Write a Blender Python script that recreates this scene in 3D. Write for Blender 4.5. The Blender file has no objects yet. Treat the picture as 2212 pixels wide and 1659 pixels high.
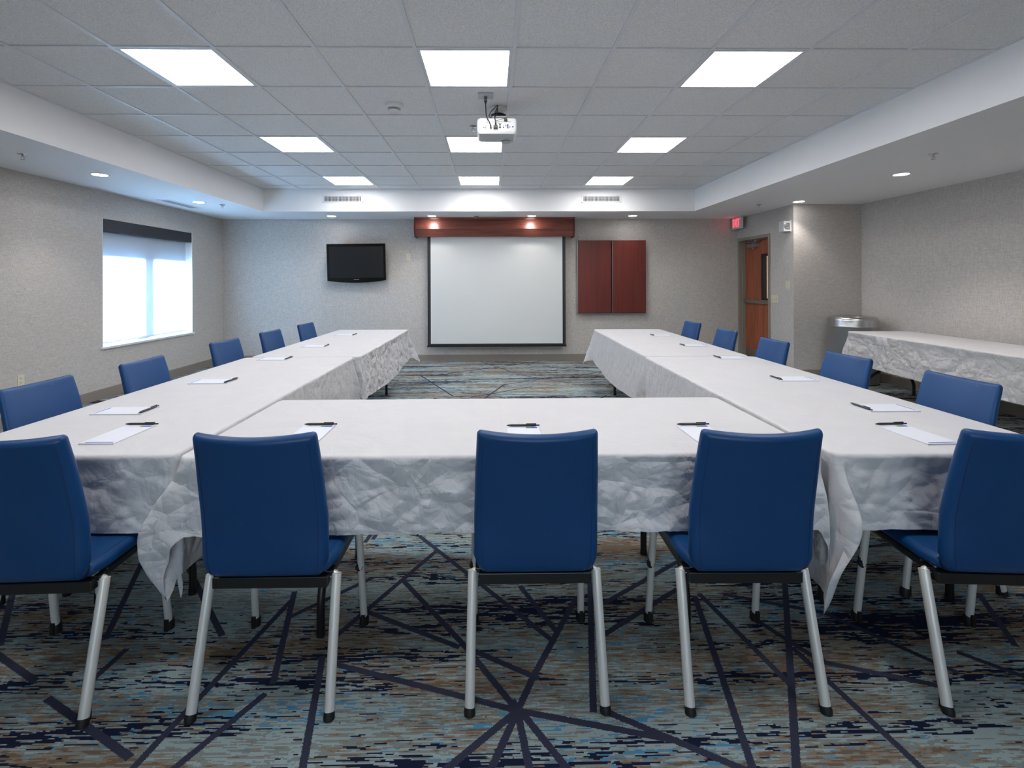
import bpy, bmesh, math, random
from mathutils import Vector, Matrix, noise
random.seed(7)
PI = math.pi
SC = bpy.context.scene
COL = SC.collection

# ------------------------------------------------------------------ materials
def srgb(r, g, b):
    f = lambda c: (c/255/12.92) if c/255 <= 0.04045 else ((c/255+0.055)/1.055)**2.4
    return (f(r), f(g), f(b), 1.0)

class NT:
    def __init__(s, name):
        s.m = bpy.data.materials.new(name); s.m.use_nodes = True
        s.t = s.m.node_tree; s.t.nodes.clear()
        s.out = s.n('ShaderNodeOutputMaterial')
    def n(s, typ, **kw):
        nd = s.t.nodes.new(typ)
        for k, v in kw.items(): setattr(nd, k, v)
        return nd
    def l(s, a, b): s.t.links.new(a, b)
    def val(s, nd, i, v):
        if hasattr(v, 'node'): s.l(v, nd.inputs[i])
        else: nd.inputs[i].default_value = v
    def math(s, op, a, b=None, c=None, clamp=False):
        nd = s.n('ShaderNodeMath', operation=op); nd.use_clamp = clamp
        s.val(nd, 0, a)
        if b is not None: s.val(nd, 1, b)
        if c is not None: s.val(nd, 2, c)
        return nd.outputs[0]
    def vm(s, op, a, b=None, c=None):
        nd = s.n('ShaderNodeVectorMath', operation=op)
        s.val(nd, 0, a)
        if b is not None: s.val(nd, 1, b)
        if c is not None: s.val(nd, 2, c)
        return nd.outputs[0]
    def coord(s, kind='Object', scale=None, loc=None):
        tc = s.n('ShaderNodeTexCoord'); o = tc.outputs[kind]
        if scale is not None or loc is not None:
            mp = s.n('ShaderNodeMapping'); s.l(o, mp.inputs[0])
            if scale is not None: mp.inputs['Scale'].default_value = scale
            if loc is not None: mp.inputs['Location'].default_value = loc
            o = mp.outputs[0]
        return o
    def noise(s, vec, scale=1.0, detail=2.0, rough=0.5, dist=0.0):
        nd = s.n('ShaderNodeTexNoise'); s.l(vec, nd.inputs['Vector'])
        nd.inputs['Scale'].default_value = scale; nd.inputs['Detail'].default_value = detail
        nd.inputs['Roughness'].default_value = rough; nd.inputs['Distortion'].default_value = dist
        return nd.outputs['Fac']
    def ramp(s, fac, stops, mode='LINEAR'):
        nd = s.n('ShaderNodeValToRGB'); s.l(fac, nd.inputs[0]); cr = nd.color_ramp; cr.interpolation = mode
        while len(cr.elements) < len(stops): cr.elements.new(0.5)
        for e, (p, c) in zip(cr.elements, stops):
            e.position = p; e.color = c if len(c) == 4 else (*c, 1)
        return nd.outputs[0]
    def mix(s, f, a, b, blend='MIX'):
        nd = s.n('ShaderNodeMix', data_type='RGBA', blend_type=blend)
        s.val(nd, 0, f); s.val(nd, 6, a); s.val(nd, 7, b)
        return nd.outputs[2]
    def bump(s, h, strength=0.3, dist=0.001, prev=None):
        nd = s.n('ShaderNodeBump'); s.l(h, nd.inputs['Height'])
        nd.inputs['Strength'].default_value = strength; nd.inputs['Distance'].default_value = dist
        if prev is not None: s.l(prev, nd.inputs['Normal'])
        return nd.outputs[0]
    def bsdf(s, col, rough=0.5, metal=0.0, normal=None, spec=0.5, **kw):
        p = s.n('ShaderNodeBsdfPrincipled')
        s.val(p, p.inputs.find('Base Color'), col); s.val(p, p.inputs.find('Roughness'), rough)
        p.inputs['Metallic'].default_value = metal; p.inputs['Specular IOR Level'].default_value = spec
        if normal is not None: s.l(normal, p.inputs['Normal'])
        for k, v in kw.items(): p.inputs[k].default_value = v
        s.l(p.outputs[0], s.out.inputs[0]); return p

def plain(name, c, rough=0.5, metal=0.0, var=0.06, bump=0.0, bscale=300, spec=0.5, **kw):
    t = NT(name); v = t.coord('Object')
    n = t.noise(v, 9, 3)
    col = t.mix(n, tuple(x*(1-var) for x in c[:3])+(1,), tuple(min(1, x*(1+var)) for x in c[:3])+(1,))
    nm = t.bump(t.noise(v, bscale, 2), bump, 0.001) if bump else None
    t.bsdf(col, rough, metal, nm, spec, **kw)
    return t.m

def wallpaper():
    t = NT('linen_wallpaper'); v = t.coord('Object')
    h = t.noise(t.vm('MULTIPLY', v, (22, 22, 330)), 1, 3, 0.6)
    w = t.noise(t.vm('MULTIPLY', v, (330, 330, 22)), 1, 3, 0.6)
    s = t.math('ADD', h, w)
    n2 = t.noise(v, 1.3, 2)
    f = t.math('ADD', t.math('MULTIPLY', t.math('SUBTRACT', s, 1.0), 2.0), 0.5, clamp=True)
    col = t.mix(f, srgb(168, 163, 159), srgb(214, 209, 205))
    col = t.mix(t.math('MULTIPLY', n2, 0.18), col, srgb(186, 181, 175))
    t.bsdf(col, 0.75, 0, t.bump(s, 0.35, 0.0012), 0.3)
    return t.m

def tile_mat():
    t = NT('acoustic_tile'); v = t.coord('Object')
    n = t.noise(v, 190, 4, 0.8); n2 = t.noise(v, 1.1, 2)
    pits = t.ramp(t.noise(v, 420, 2, 0.6), [(0.30, (0, 0, 0, 1)), (0.40, (1, 1, 1, 1))])
    col = t.mix(t.math('ADD', t.math('MULTIPLY', t.math('SUBTRACT', n, 0.5), 2.2), 0.62, clamp=True), srgb(176, 176, 178), srgb(254, 254, 254))
    col = t.mix(t.math('MULTIPLY', t.math('SUBTRACT', 1.0, pits), 0.5), col, srgb(120, 120, 122))
    col = t.mix(t.math('MULTIPLY', n2, 0.12), col, srgb(190, 186, 180))
    t.bsdf(col, 0.9, 0, t.bump(n, 0.5, 0.002), 0.2)
    return t.m

SEG = [(-0.38,2.64,0.23,1.86),(-0.28,2.49,-0.59,1.91),(-0.4,2.25,-0.1,1.84),(-0.1,1.84,0.08,1.56),(-0.55,1.76,0.08,1.56),
(-0.53,2.05,-0.13,1.84),(-0.09,1.83,0.15,1.69),(0.13,2.19,0.25,1.91),(0.36,2.11,0.14,1.69),(0.14,1.69,-0.0,1.38),
(0.44,2.21,0.32,1.56),(0.48,2.08,0.89,2.37),(0.43,1.89,0.81,2.16),(0.08,1.56,-0.19,1.32),(0.08,1.56,0.11,1.32),
(0.07,1.59,0.24,1.32),(0.08,1.56,0.54,1.45),(0.36,1.55,0.75,1.33),(0.87,2.1,0.71,1.3),(1.32,2.21,0.81,1.3),
(0.9,2.12,1.0,1.64),(1.11,1.8,1.2,1.3),(1.01,2.12,1.35,2.0),(1.35,2.0,1.6,1.69),(1.05,1.97,1.17,1.74),
(1.17,1.74,1.49,1.63),(1.7,1.77,1.9,1.58),(2.1,2.1,1.94,1.81),(-1.73,2.51,-1.47,1.91),(-1.49,2.43,-1.04,1.92),
(-2.08,2.18,-1.84,1.88),(-1.9,1.88,-1.56,1.71),(-1.44,1.63,-1.04,1.43),(-0.85,2.13,-1.02,1.3),(-0.86,2.17,-0.74,1.69),
(-0.75,1.63,-0.92,1.33),(-0.61,1.79,-0.51,1.3),(-1.35,1.84,-1.36,1.72),(-0.55,2.27,-0.81,2.02),(0.28,2.53,0.08,2.29)]
def far_segments():
    r = random.Random(11); out = []
    hubs = [(-.55, 3.3), (.75, 3.55), (.1, 4.4), (-.75, 4.9), (.85, 5.2), (.0, 6.0), (-.8, 6.7), (.75, 6.9), (0.1, 7.9),
            (1.6, 7.4), (-1.8, 7.5), (-3.0, 3.2), (-3.2, 5.4), (3.3, 4.2), (3.5, 6.2), (2.8, 2.6), (4.6, 4.6), (4.2, 2.7),
            (-1.3, .7), (1.2, .6), (-2.9, 1.5), (2.9, 1.3), (-3.9, 4.4), (-2.6, 6.6), (0.2, -.3)]
    for hx, hy in hubs:
        n = 3 if abs(hx) < 1.2 else 2
        for k in range(n):
            a = r.uniform(0, PI); l1 = r.uniform(.35, 1.0); l2 = r.uniform(.35, 1.0)
            out.append((hx-l1*math.cos(a), hy-l1*math.sin(a), hx+l2*math.cos(a), hy+l2*math.sin(a)))
    return out

def carpet():
    t = NT('streaked_carpet'); v0 = t.coord('Object')
    sep = t.n('ShaderNodeSeparateXYZ'); t.l(v0, sep.inputs[0])
    jit = t.noise(v0, 240, 1)
    jx = t.math('MULTIPLY', t.math('SUBTRACT', jit, 0.5), 0.010)
    x = t.math('ADD', sep.outputs[0], jx)
    y = t.math('ADD', sep.outputs[1], t.math('MULTIPLY', t.math('SUBTRACT', t.noise(v0, 200, 1, 0.5, 0.3), 0.5), 0.008))
    ys = t.math('SNAP', sep.outputs[1], 0.0042)
    cb = t.n('ShaderNodeCombineXYZ'); t.l(x, cb.inputs[0]); t.l(ys, cb.inputs[1]); vs = cb.outputs[0]
    def st(sx, sy, off, det=2.0, ro=0.55):
        return t.noise(t.vm('MULTIPLY_ADD', vs, (sx, sy, 1), (off, off*1.7, off)), 1, det, ro)
    base = t.math('ADD', t.math('MULTIPLY', st(12, 120, 3.1, 3), 0.62), t.math('MULTIPLY', st(1.3, 7, 9.4, 1), 0.38))
    col = t.ramp(base, [(0.0, srgb(112, 96, 80)), (0.44, srgb(136, 118, 100)), (0.475, srgb(128, 136, 134)), (0.54, srgb(150, 166, 168)), (1, srgb(172, 188, 190))], 'CONSTANT')
    blue = t.math('ADD', t.math('MULTIPLY', st(14, 130, 22.7, 2), 0.7), t.math('MULTIPLY', st(1.6, 6, 31.3, 1), 0.3))
    col = t.mix(t.math('GREATER_THAN', blue, 0.612), col, srgb(78, 140, 178))
    nv = t.math('ADD', t.math('MULTIPLY', st(9, 95, 51.9, 2), 0.55), t.math('MULTIPLY', st(.75, 8.5, 61.2, 1), 0.45))
    col = t.mix(t.math('GREATER_THAN', nv, 0.555), col, srgb(26, 32, 56))
    # thin crossing lines, three segments at a time
    segs = SEG + far_segments()
    while len(segs) % 3: segs.append(segs[-1])
    cx = t.n('ShaderNodeCombineXYZ'); [t.l(x, cx.inputs[i]) for i in range(3)]
    cy = t.n('ShaderNodeCombineXYZ'); [t.l(y, cy.inputs[i]) for i in range(3)]
    X, Y = cx.outputs[0], cy.outputs[0]; best = None
    for i in range(0, len(segs), 3):
        U = []; N = []
        for (ax, ay, bx, by) in segs[i:i+3]:
            L = math.hypot(bx-ax, by-ay); ux, uy = (bx-ax)/L, (by-ay)/L
            mx, my = (ax+bx)/2, (ay+by)/2
            U.append((ux, uy, -(mx*ux+my*uy), L/2)); N.append((-uy, ux, mx*uy-my*ux))
        g = lambda A, k: tuple(a[k] for a in A)
        tt = t.vm('MULTIPLY_ADD', X, g(U, 0), t.vm('MULTIPLY_ADD', Y, g(U, 1), g(U, 2)))
        nn = t.vm('MULTIPLY_ADD', X, g(N, 0), t.vm('MULTIPLY_ADD', Y, g(N, 1), g(N, 2)))
        d = t.vm('MAXIMUM', t.vm('ABSOLUTE', nn), t.vm('SUBTRACT', t.vm('ABSOLUTE', tt), g(U, 3)))
        best = d if best is None else t.vm('MINIMUM', best, d)
    sp = t.n('ShaderNodeSeparateXYZ'); t.l(best, sp.inputs[0])
    dm = t.math('MINIMUM', t.math('MINIMUM', sp.outputs[0], sp.outputs[1]), sp.outputs[2])
    pep = t.ramp(t.noise(v0, 900, 1), [(0.42, srgb(30, 36, 62)), (0.55, srgb(54, 58, 80)), (0.62, srgb(88, 86, 92))])
    col = t.mix(t.math('LESS_THAN', dm, 0.0115), col, pep)
    pile = t.noise(v0, 520, 3, 0.8)
    col = t.mix(1.0, col, t.ramp(pile, [(0.25, (0.62, 0.62, 0.62, 1)), (0.7, (1.5, 1.5, 1.5, 1))]), 'MULTIPLY')
    t.bsdf(col, 0.95, 0, t.bump(pile, 0.6, 0.004), 0.1)
    return t.m

def vinyl():
    t = NT('blue_vinyl'); v = t.coord('Object')
    n = t.noise(v, 380, 3, 0.6); m = t.noise(v, 5, 2)
    col = t.mix(m, srgb(4, 57, 108), srgb(8, 66, 120))
    sc = t.ramp(t.noise(v, 26, 3, 0.7), [(0.70, (0, 0, 0, 1)), (0.78, (1, 1, 1, 1))])
    col = t.mix(t.math('MULTIPLY', sc, 0.25), col, srgb(90, 130, 180))
    t.bsdf(col, 0.43, 0, t.bump(n, 0.25, 0.0008), 0.45)
    return t.m

def cloth_mat(k=1.0, name='white_tablecloth'):
    t = NT(name); v = t.coord('Object')
    weave = t.noise(v, 900, 2)
    wr = t.noise(t.vm('MULTIPLY', v, (5, 5, 5)), 1, 4, 0.55, 1.2)
    geo = t.n('ShaderNodeNewGeometry'); gs = t.n('ShaderNodeSeparateXYZ'); t.l(geo.outputs['True Normal'], gs.inputs[0])
    side = t.math('SUBTRACT', 1.0, t.math('ABSOLUTE', gs.outputs[2]), clamp=True)
    side = t.math('ADD', t.math('MULTIPLY', side, 0.95), 0.05)
    def folds(scale, off, aniso):
        wn = t.n('ShaderNodeTexNoise'); t.l(v, wn.inputs['Vector']); wn.inputs['Scale'].default_value = scale*0.45; wn.inputs['Detail'].default_value = 1
        q = t.vm('ADD', t.vm('MULTIPLY', v, aniso), t.vm('MULTIPLY_ADD', wn.outputs['Color'], (1.6/scale,)*3, (off, off*.7, off*.3)))
        vo = t.n('ShaderNodeTexVoronoi', feature='F1'); t.l(q, vo.inputs['Vector']); vo.inputs['Scale'].default_value = scale
        ve = t.n('ShaderNodeTexVoronoi', feature='F2'); t.l(q, ve.inputs['Vector']); ve.inputs['Scale'].default_value = scale
        return t.math('SUBTRACT', ve.outputs['Distance'], vo.outputs['Distance'])
    cr = t.math('ADD', t.math('MULTIPLY', folds(6, 0, (1, 1, 1.4)), 0.026), t.math('ADD', t.math('MULTIPLY', folds(11, 3, (1.3, 1.3, .8)), 0.012), t.math('MULTIPLY', folds(23, 7, (1, 1, 1.2)), 0.005)))
    cr = t.math('MULTIPLY', cr, side)
    sep = t.n('ShaderNodeSeparateXYZ'); t.l(v, sep.inputs[0])
    ax = t.math('ABSOLUTE', t.math('ADD', sep.outputs[0], t.math('MULTIPLY', wr, 0.004)))
    ay = t.math('ABSOLUTE', sep.outputs[1])
    crease = t.math('MAXIMUM', t.math('SUBTRACT', 1, t.math('MULTIPLY', ax, 180), clamp=True),
                    t.math('SUBTRACT', 1, t.math('MULTIPLY', ay, 180), clamp=True))
    n1 = t.bump(cr, 0.8*k, 1.0, t.bump(wr, 0.25, 0.02))
    n2 = t.bump(crease, 0.5, 0.0022, n1)
    n3 = t.bump(weave, 0.15, 0.0006, n2)
    col = t.mix(wr, srgb(198, 196, 199), srgb(208, 207, 210))
    p = t.bsdf(col, 0.8, 0, n3, 0.25)
    tr = t.n('ShaderNodeBsdfTranslucent'); t.val(tr, 0, srgb(220, 220, 225))
    mx = t.n('ShaderNodeMixShader'); mx.inputs[0].default_value = 0.06
    t.l(p.outputs[0], mx.inputs[1]); t.l(tr.outputs[0], mx.inputs[2]); t.l(mx.outputs[0], t.out.inputs[0])
    return t.m

def wood(name, c1, c2, rough=0.3, axis='z', scale=1.0, coat=0.3):
    t = NT(name)
    sc = {'z': (26, 26, 1.6), 'x': (1.6, 26, 26), 'y': (26, 1.6, 26)}[axis]
    v = t.coord('Object')
    g = t.noise(t.vm('MULTIPLY', v, tuple(a*scale for a in sc)), 1, 5, 0.62, 0.6)
    f = t.noise(t.vm('MULTIPLY', v, tuple(a*scale*6 for a in sc)), 1, 2)
    col = t.ramp(g, [(0.3, c1), (0.5, tuple((a+b)/2 for a, b in zip(c1, c2))), (0.72, c2)])
    col = t.mix(t.math('MULTIPLY', f, 0.3), col, c1)
    t.bsdf(col, rough, 0, t.bump(f, 0.08, 0.0005), 0.5, **{'Coat Weight': coat, 'Coat Roughness': 0.2})
    return t.m

def brushed(name, c, rough=0.3, sc=(4, 4, 300), metal=1.0, amt=0.08, bs=0.05):
    t = NT(name); v = t.coord('Object')
    n = t.noise(t.vm('MULTIPLY', v, sc), 1, 3)
    col = t.mix(n, tuple(a*(1-amt) for a in c[:3])+(1,), c)
    r = t.math('ADD', t.math('MULTIPLY', n, 0.15), rough-0.07)
    t.bsdf(col, r, metal, t.bump(n, bs, 0.0005))
    return t.m

def emit(name, c, s):
    t = NT(name); v = t.coord('Object')
    n = t.noise(v, 3, 1)
    e = t.n('ShaderNodeEmission'); t.l(t.mix(n, c, tuple(min(1, a*1.01) for a in c[:3])+(1,)), e.inputs[0]); e.inputs[1].default_value = s
    t.l(e.outputs[0], t.out.inputs[0]); return t.m

def shade_mat():
    t = NT('translucent_shade_fabric'); v = t.coord('Object')
    n = t.noise(t.vm('MULTIPLY', v, (500, 500, 500)), 1, 2)
    d = t.n('ShaderNodeBsdfDiffuse'); t.l(t.mix(n, srgb(205, 212, 220), srgb(222, 228, 234)), d.inputs[0])
    tr = t.n('ShaderNodeBsdfTranslucent'); t.val(tr, 0, srgb(232, 240, 250))
    mx = t.n('ShaderNodeMixShader'); mx.inputs[0].default_value = 0.5
    t.l(d.outputs[0], mx.inputs[1]); t.l(tr.outputs[0], mx.inputs[2]); t.l(mx.outputs[0], t.out.inputs[0])
    return t.m

def glass_mat():
    t = NT('window_glass'); v = t.coord('Object')
    n = t.noise(v, 2, 1)
    g = t.n('ShaderNodeBsdfGlossy'); g.inputs['Roughness'].default_value = 0.02
    tr = t.n('ShaderNodeBsdfTransparent'); t.l(t.mix(n, (0.93, 0.96, 0.96, 1), (0.95, 0.97, 0.97, 1)), tr.inputs[0])
    mx = t.n('ShaderNodeMixShader'); mx.inputs[0].default_value = 0.08
    t.l(tr.outputs[0], mx.inputs[1]); t.l(g.outputs[0], mx.inputs[2]); t.l(mx.outputs[0], t.out.inputs[0])
    return t.m

M = dict(
    wall=wallpaper(), tile=tile_mat(), carpet=carpet(), vinyl=vinyl(), cloth=cloth_mat(), cloth_half=cloth_mat(0.55, 'white_tablecloth_pressed'), cloth_flat=cloth_mat(0.18, 'white_tablecloth_smooth'),
    seam=plain('dark_blue_seam', srgb(14, 44, 92), 0.6),
    paint=plain('white_ceiling_paint', srgb(236, 236, 238), 0.7, bump=0.15, bscale=160, var=0.02, spec=0.3),
    grid=plain('grid_enamel', srgb(216, 218, 222), 0.45, var=0.02),
    base=plain('taupe_vinyl_base', srgb(138, 130, 123), 0.5, var=0.04),
    frame=plain('taupe_door_frame_paint', srgb(142, 134, 122), 0.5, var=0.03, bump=0.05),
    cherry=wood('cherry_wood', srgb(80, 30, 24), srgb(112, 42, 34), 0.38, 'z', 0.4, 0.2),
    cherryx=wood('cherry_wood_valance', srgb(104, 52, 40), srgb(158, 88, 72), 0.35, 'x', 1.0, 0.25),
    doorwood=wood('red_oak_door', srgb(124, 60, 36), srgb(182, 100, 66), 0.4, 'z', 0.9, 0.15),
    black=plain('black_plastic', srgb(16, 16, 17), 0.45),
    rubber=plain('black_rubber', srgb(10, 10, 10), 0.6),
    blacksteel=plain('black_powder_steel', srgb(20, 20, 22), 0.4, bump=0.1),
    silver=brushed('silver_painted_tube', srgb(226, 223, 218), 0.36, (60, 60, 8), 0.2),
    steel=brushed('brushed_stainless', srgb(196, 196, 198), 0.30, (2, 2, 420), 1.0, 0.1, 0.55),
    alu=brushed('satin_aluminium', srgb(170, 172, 176), 0.35, (10, 300, 300), 0.9),
    chrome=plain('chrome', srgb(200, 202, 206), 0.15, 1.0),
    screen=plain('matte_screen', srgb(212, 214, 214), 0.85, var=0.01, bump=0.04, bscale=900, spec=0.2),
    screenblack=plain('screen_border_black', srgb(40, 38, 42), 0.6),
    tvgloss=plain('gloss_black', srgb(10, 12, 15), 0.12, spec=0.6),
    tvscreen=plain('tv_panel', srgb(14, 17, 22), 0.32, spec=0.55),
    ivory=plain('ivory_plastic', srgb(214, 208, 186), 0.4, var=0.02),
    ivorydark=plain('dark_ivory_plastic', srgb(120, 112, 94), 0.5, var=0.02),  # darker ivory for slots, screws and buttons
    white=plain('white_plastic', srgb(218, 219, 221), 0.4, var=0.01),
    greywhite=plain('grey_plastic', srgb(176, 180, 182), 0.45, var=0.02),
    vent=plain('vent_enamel', srgb(226, 226, 228), 0.4, var=0.01),
    dark=plain('dark_void', srgb(18, 18, 20), 0.8),
    paper=plain('white_paper', srgb(214, 216, 226), 0.7, var=0.01),
    stripe=plain('blue_print', srgb(62, 98, 190), 0.6, var=0.02),
    green=plain('green_print', srgb(98, 150, 70), 0.6, var=0.02),
    pen=plain('charcoal_pen_plastic', srgb(48, 48, 52), 0.35),
    cassette=plain('charcoal_shade_cassette', srgb(44, 46, 54), 0.5),
    sill=plain('white_sill', srgb(222, 224, 230), 0.35, var=0.01),
    shade=shade_mat(), glass=glass_mat(),
    lamp=emit('lit_diffuser', (1.0, 0.985, 0.975, 1), 7.0),
    bulb=emit('lit_downlight', (1.0, 0.95, 0.93, 1), 14.0),
    exitred=emit('exit_red', (1.0, 0.04, 0.06, 1), 1.3),
    tabletop=plain('grey_laminate', srgb(150, 146, 140), 0.5),
    corridor=plain('corridor_paint', srgb(206, 176, 156), 0.8),
    kick=brushed('kick_plate', srgb(150, 140, 128), 0.4, (300, 300, 6), 0.8),
)

# ------------------------------------------------------------------ helpers
def link(name, bm, m, parent=None, smooth=False, loc=None, bevel=0, angle=35):
    bmesh.ops.recalc_face_normals(bm, faces=bm.faces)
    me = bpy.data.meshes.new(name); bm.to_mesh(me); bm.free()
    for mm in (m if isinstance(m, (list, tuple)) else [m]): me.materials.append(mm)
    if smooth:
        for p in me.polygons: p.use_smooth = True
        if angle: me.set_sharp_from_angle(angle=math.radians(angle))
    o = bpy.data.objects.new(name, me); COL.objects.link(o)
    if loc is not None: o.location = loc
    if parent is not None: o.parent = parent
    if bevel:
        b = o.modifiers.new('bevel', 'BEVEL'); b.width = bevel; b.segments = 2; b.limit_method = 'ANGLE'
    return o
def thing(name, label, cat, loc=(0, 0, 0), rz=0, group=None):
    o = bpy.data.objects.new(name, None); COL.objects.link(o); o.empty_display_size = 0.1
    o.location = loc; o.rotation_euler = (0, 0, rz); o['label'] = label; o['category'] = cat
    if group: o['group'] = group
    return o
def tag(o, label, cat, group=None):
    o['label'] = label; o['category'] = cat
    if group: o['group'] = group
    return o
def struct(o): o['kind'] = 'structure'; return o
def dup(root, loc, rz=0, label=None, group=None):
    def cp(o, par):
        c = o.copy(); COL.objects.link(c)
        if par is not None: c.parent = par
        for ch in [k for k in KIDS.get(o.name, [])]: cp(ch, c)
        return c
    KIDS = {}
    for o in bpy.data.objects:
        if o.parent: KIDS.setdefault(o.parent.name, []).append(o)
    r = cp(root, None); r.location = loc; r.rotation_euler = (0, 0, rz)
    if label: r['label'] = label
    if group: r['group'] = group
    return r
def box(bm, x0, x1, y0, y1, z0, z1, mi=0):
    v = [bm.verts.new((x, y, z)) for z in (z0, z1) for y in (y0, y1) for x in (x0, x1)]
    for f in ((0, 1, 3, 2), (4, 6, 7, 5), (0, 4, 5, 1), (1, 5, 7, 3), (3, 7, 6, 2), (2, 6, 4, 0)):
        bm.faces.new([v[i] for i in f]).material_index = mi
    return v
def B(*a):
    bm = bmesh.new(); box(bm, *a); return bm
def smoothpts(pts, n=6):
    P = [Vector(p) for p in pts]; out = []
    for i in range(len(P)-1):
        a = P[max(i-1, 0)]; b = P[i]; c = P[i+1]; d = P[min(i+2, len(P)-1)]
        for k in range(n):
            t = k/n
            out.append(0.5*((2*b)+(c-a)*t+(2*a-5*b+4*c-d)*t*t+(3*b-a-3*c+d)*t**3))
    out.append(P[-1]); return out
def tube(bm, pts, r, n=12, cap=True):
    P = [Vector(p) for p in pts]
    rr = r if isinstance(r, (list, tuple)) else [r]*len(P)
    rings = []; up = None
    for i, p in enumerate(P):
        t = (P[min(i+1, len(P)-1)]-P[max(i-1, 0)]).normalized()
        if up is None: up = Vector((0, 0, 1)) if abs(t.z) < 0.9 else Vector((1, 0, 0))
        a = t.cross(up).normalized(); b = a.cross(t).normalized(); up = b
        rings.append([bm.verts.new(p+(a*math.cos(2*PI*k/n)+b*math.sin(2*PI*k/n))*rr[i]) for k in range(n)])
    for A, C in zip(rings, rings[1:]):
        for k in range(n): bm.faces.new((A[k], A[(k+1) % n], C[(k+1) % n], C[k]))
    if cap:
        bm.faces.new(rings[0]); bm.faces.new(rings[-1])
def lathe(bm, prof, cx=0, cy=0, n=32, cap=True):
    rings = [[bm.verts.new((cx+r*math.cos(2*PI*k/n), cy+r*math.sin(2*PI*k/n), z)) for k in range(n)] for r, z in prof]
    for A, C in zip(rings, rings[1:]):
        for k in range(n): bm.faces.new((A[k], A[(k+1) % n], C[(k+1) % n], C[k]))
    if cap: bm.faces.new(rings[0]); bm.faces.new(rings[-1])
def disc(bm, r, z, cx=0, cy=0, n=32):
    bm.faces.new([bm.verts.new((cx+r*math.cos(2*PI*k/n), cy+r*math.sin(2*PI*k/n), z)) for k in range(n)])
def xform(bm, mat): bmesh.ops.transform(bm, matrix=mat, verts=bm.verts)
def prism(bm, poly, x0, x1):            # poly in (y, z), extruded along x
    a = [bm.verts.new((x0, y, z)) for y, z in poly]; b = [bm.verts.new((x1, y, z)) for y, z in poly]
    bm.faces.new(a); bm.faces.new(b)
    for i in range(len(poly)): j = (i+1) % len(poly); bm.faces.new((a[i], a[j], b[j], b[i]))

# ------------------------------------------------------------------ room shell (metres; camera stands at the origin, 1.35 m up)
XL, XD, XR = -4.57, 4.28, 5.25
YB, YA, YF = 8.52, 6.93, -2.6
ZS, ZC = 2.442, 2.7746
IL, IR, IB, IF = -3.463, 3.155, 7.596, -1.9
T = 0.16
WY0, WY1, WZ0, WZ1, WZM = 5.90, 7.655, 0.60, 2.12, 1.715
fl = struct(link('floor', B(XL-T, XR+1.5, YF-T, YB+T, -0.1, 0.0), M['carpet']))

bm = bmesh.new()                        # left wall with the window niche
box(bm, XL-T, XL, YF-T, WY0, 0, ZS); box(bm, XL-T, XL, WY1, YB+T, 0, ZS)
box(bm, XL-T, XL, WY0, WY1, 0, WZ0); box(bm, XL-T, XL, WY0, WY1, WZ1, ZS)
box(bm, XL-T-0.1, XL-T, WY0-0.2, WY1+0.2, WZM, ZS)
struct(link('wall_left', bm, M['wall']))
struct(link('wall_back', B(XL, XD, YB, YB+T, 0, ZS), M['wall']))
DY0, DY1, DZ = 7.56, 8.44, 2.04
bm = bmesh.new()                        # right-hand wall with the door opening
box(bm, XD, XD+T, YA, DY0-.02, 0, ZS); box(bm, XD, XD+T, DY1+.02, YB+T, 0, ZS); box(bm, XD, XD+T, DY0-.02, DY1+.02, DZ+.02, ZS)
struct(link('wall_door', bm, M['wall']))
struct(link('wall_alcove', B(XD+T, XR, YA, YA+T, 0, ZS), M['wall']))
struct(link('wall_right', B(XR, XR+T, YF-T, YA, 0, ZS), M['wall']))
FA, FB = -1.2, 1.6
bm = bmesh.new(); box(bm, XL, FA, YF-T, YF, 0, ZS); box(bm, FB, XR, YF-T, YF, 0, ZS); box(bm, FA, FB, YF-T, YF, 0, WZ0); box(bm, FA, FB, YF-T, YF, WZ1, ZS)
struct(link('wall_front', bm, M['wall']))

# ceiling: recessed lay-in tiles inside a painted soffit
ceil = struct(link('ceiling', B(IL, IR, IF, IB, ZC+0.012, ZC+0.06), M['tile']))
bm = bmesh.new()
box(bm, XL-T, IL, YF-T, YB+T, ZS, ZC+0.06); box(bm, IR, XR+T, YF-T, YB+T, ZS, ZC+0.06)
box(bm, IL, IR, IB, YB+T, ZS, ZC+0.06); box(bm, IL, IR, YF-T, IF, ZS, ZC+0.06)
link('soffit', bm, M['paint'], ceil)
GX0, GY0, GP = 0.1507, 3.0288, 0.6096
CX = [GX0+GP*c for c in range(-5, 5)]; CY = [GY0+GP*j for j in range(-8, 8)]
bm = bmesh.new()
for x in CX: box(bm, x-0.012, x+0.012, IF, IB, ZC+0.004, ZC+0.012)
for y in CY: box(bm, IL, IR, y-0.009, y+0.009, ZC+0.0045, ZC+0.0115)
for a in ((IL, IL+0.02, IF, IB), (IR-0.02, IR, IF, IB)): box(bm, *a, ZC+0.005, ZC+0.012)
for a in ((IL, IR, IB-0.02, IB), (IL, IR, IF, IF+0.02)): box(bm, *a, ZC+0.005, ZC+0.012)
link('ceiling_grid', bm, M['grid'], ceil)

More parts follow.
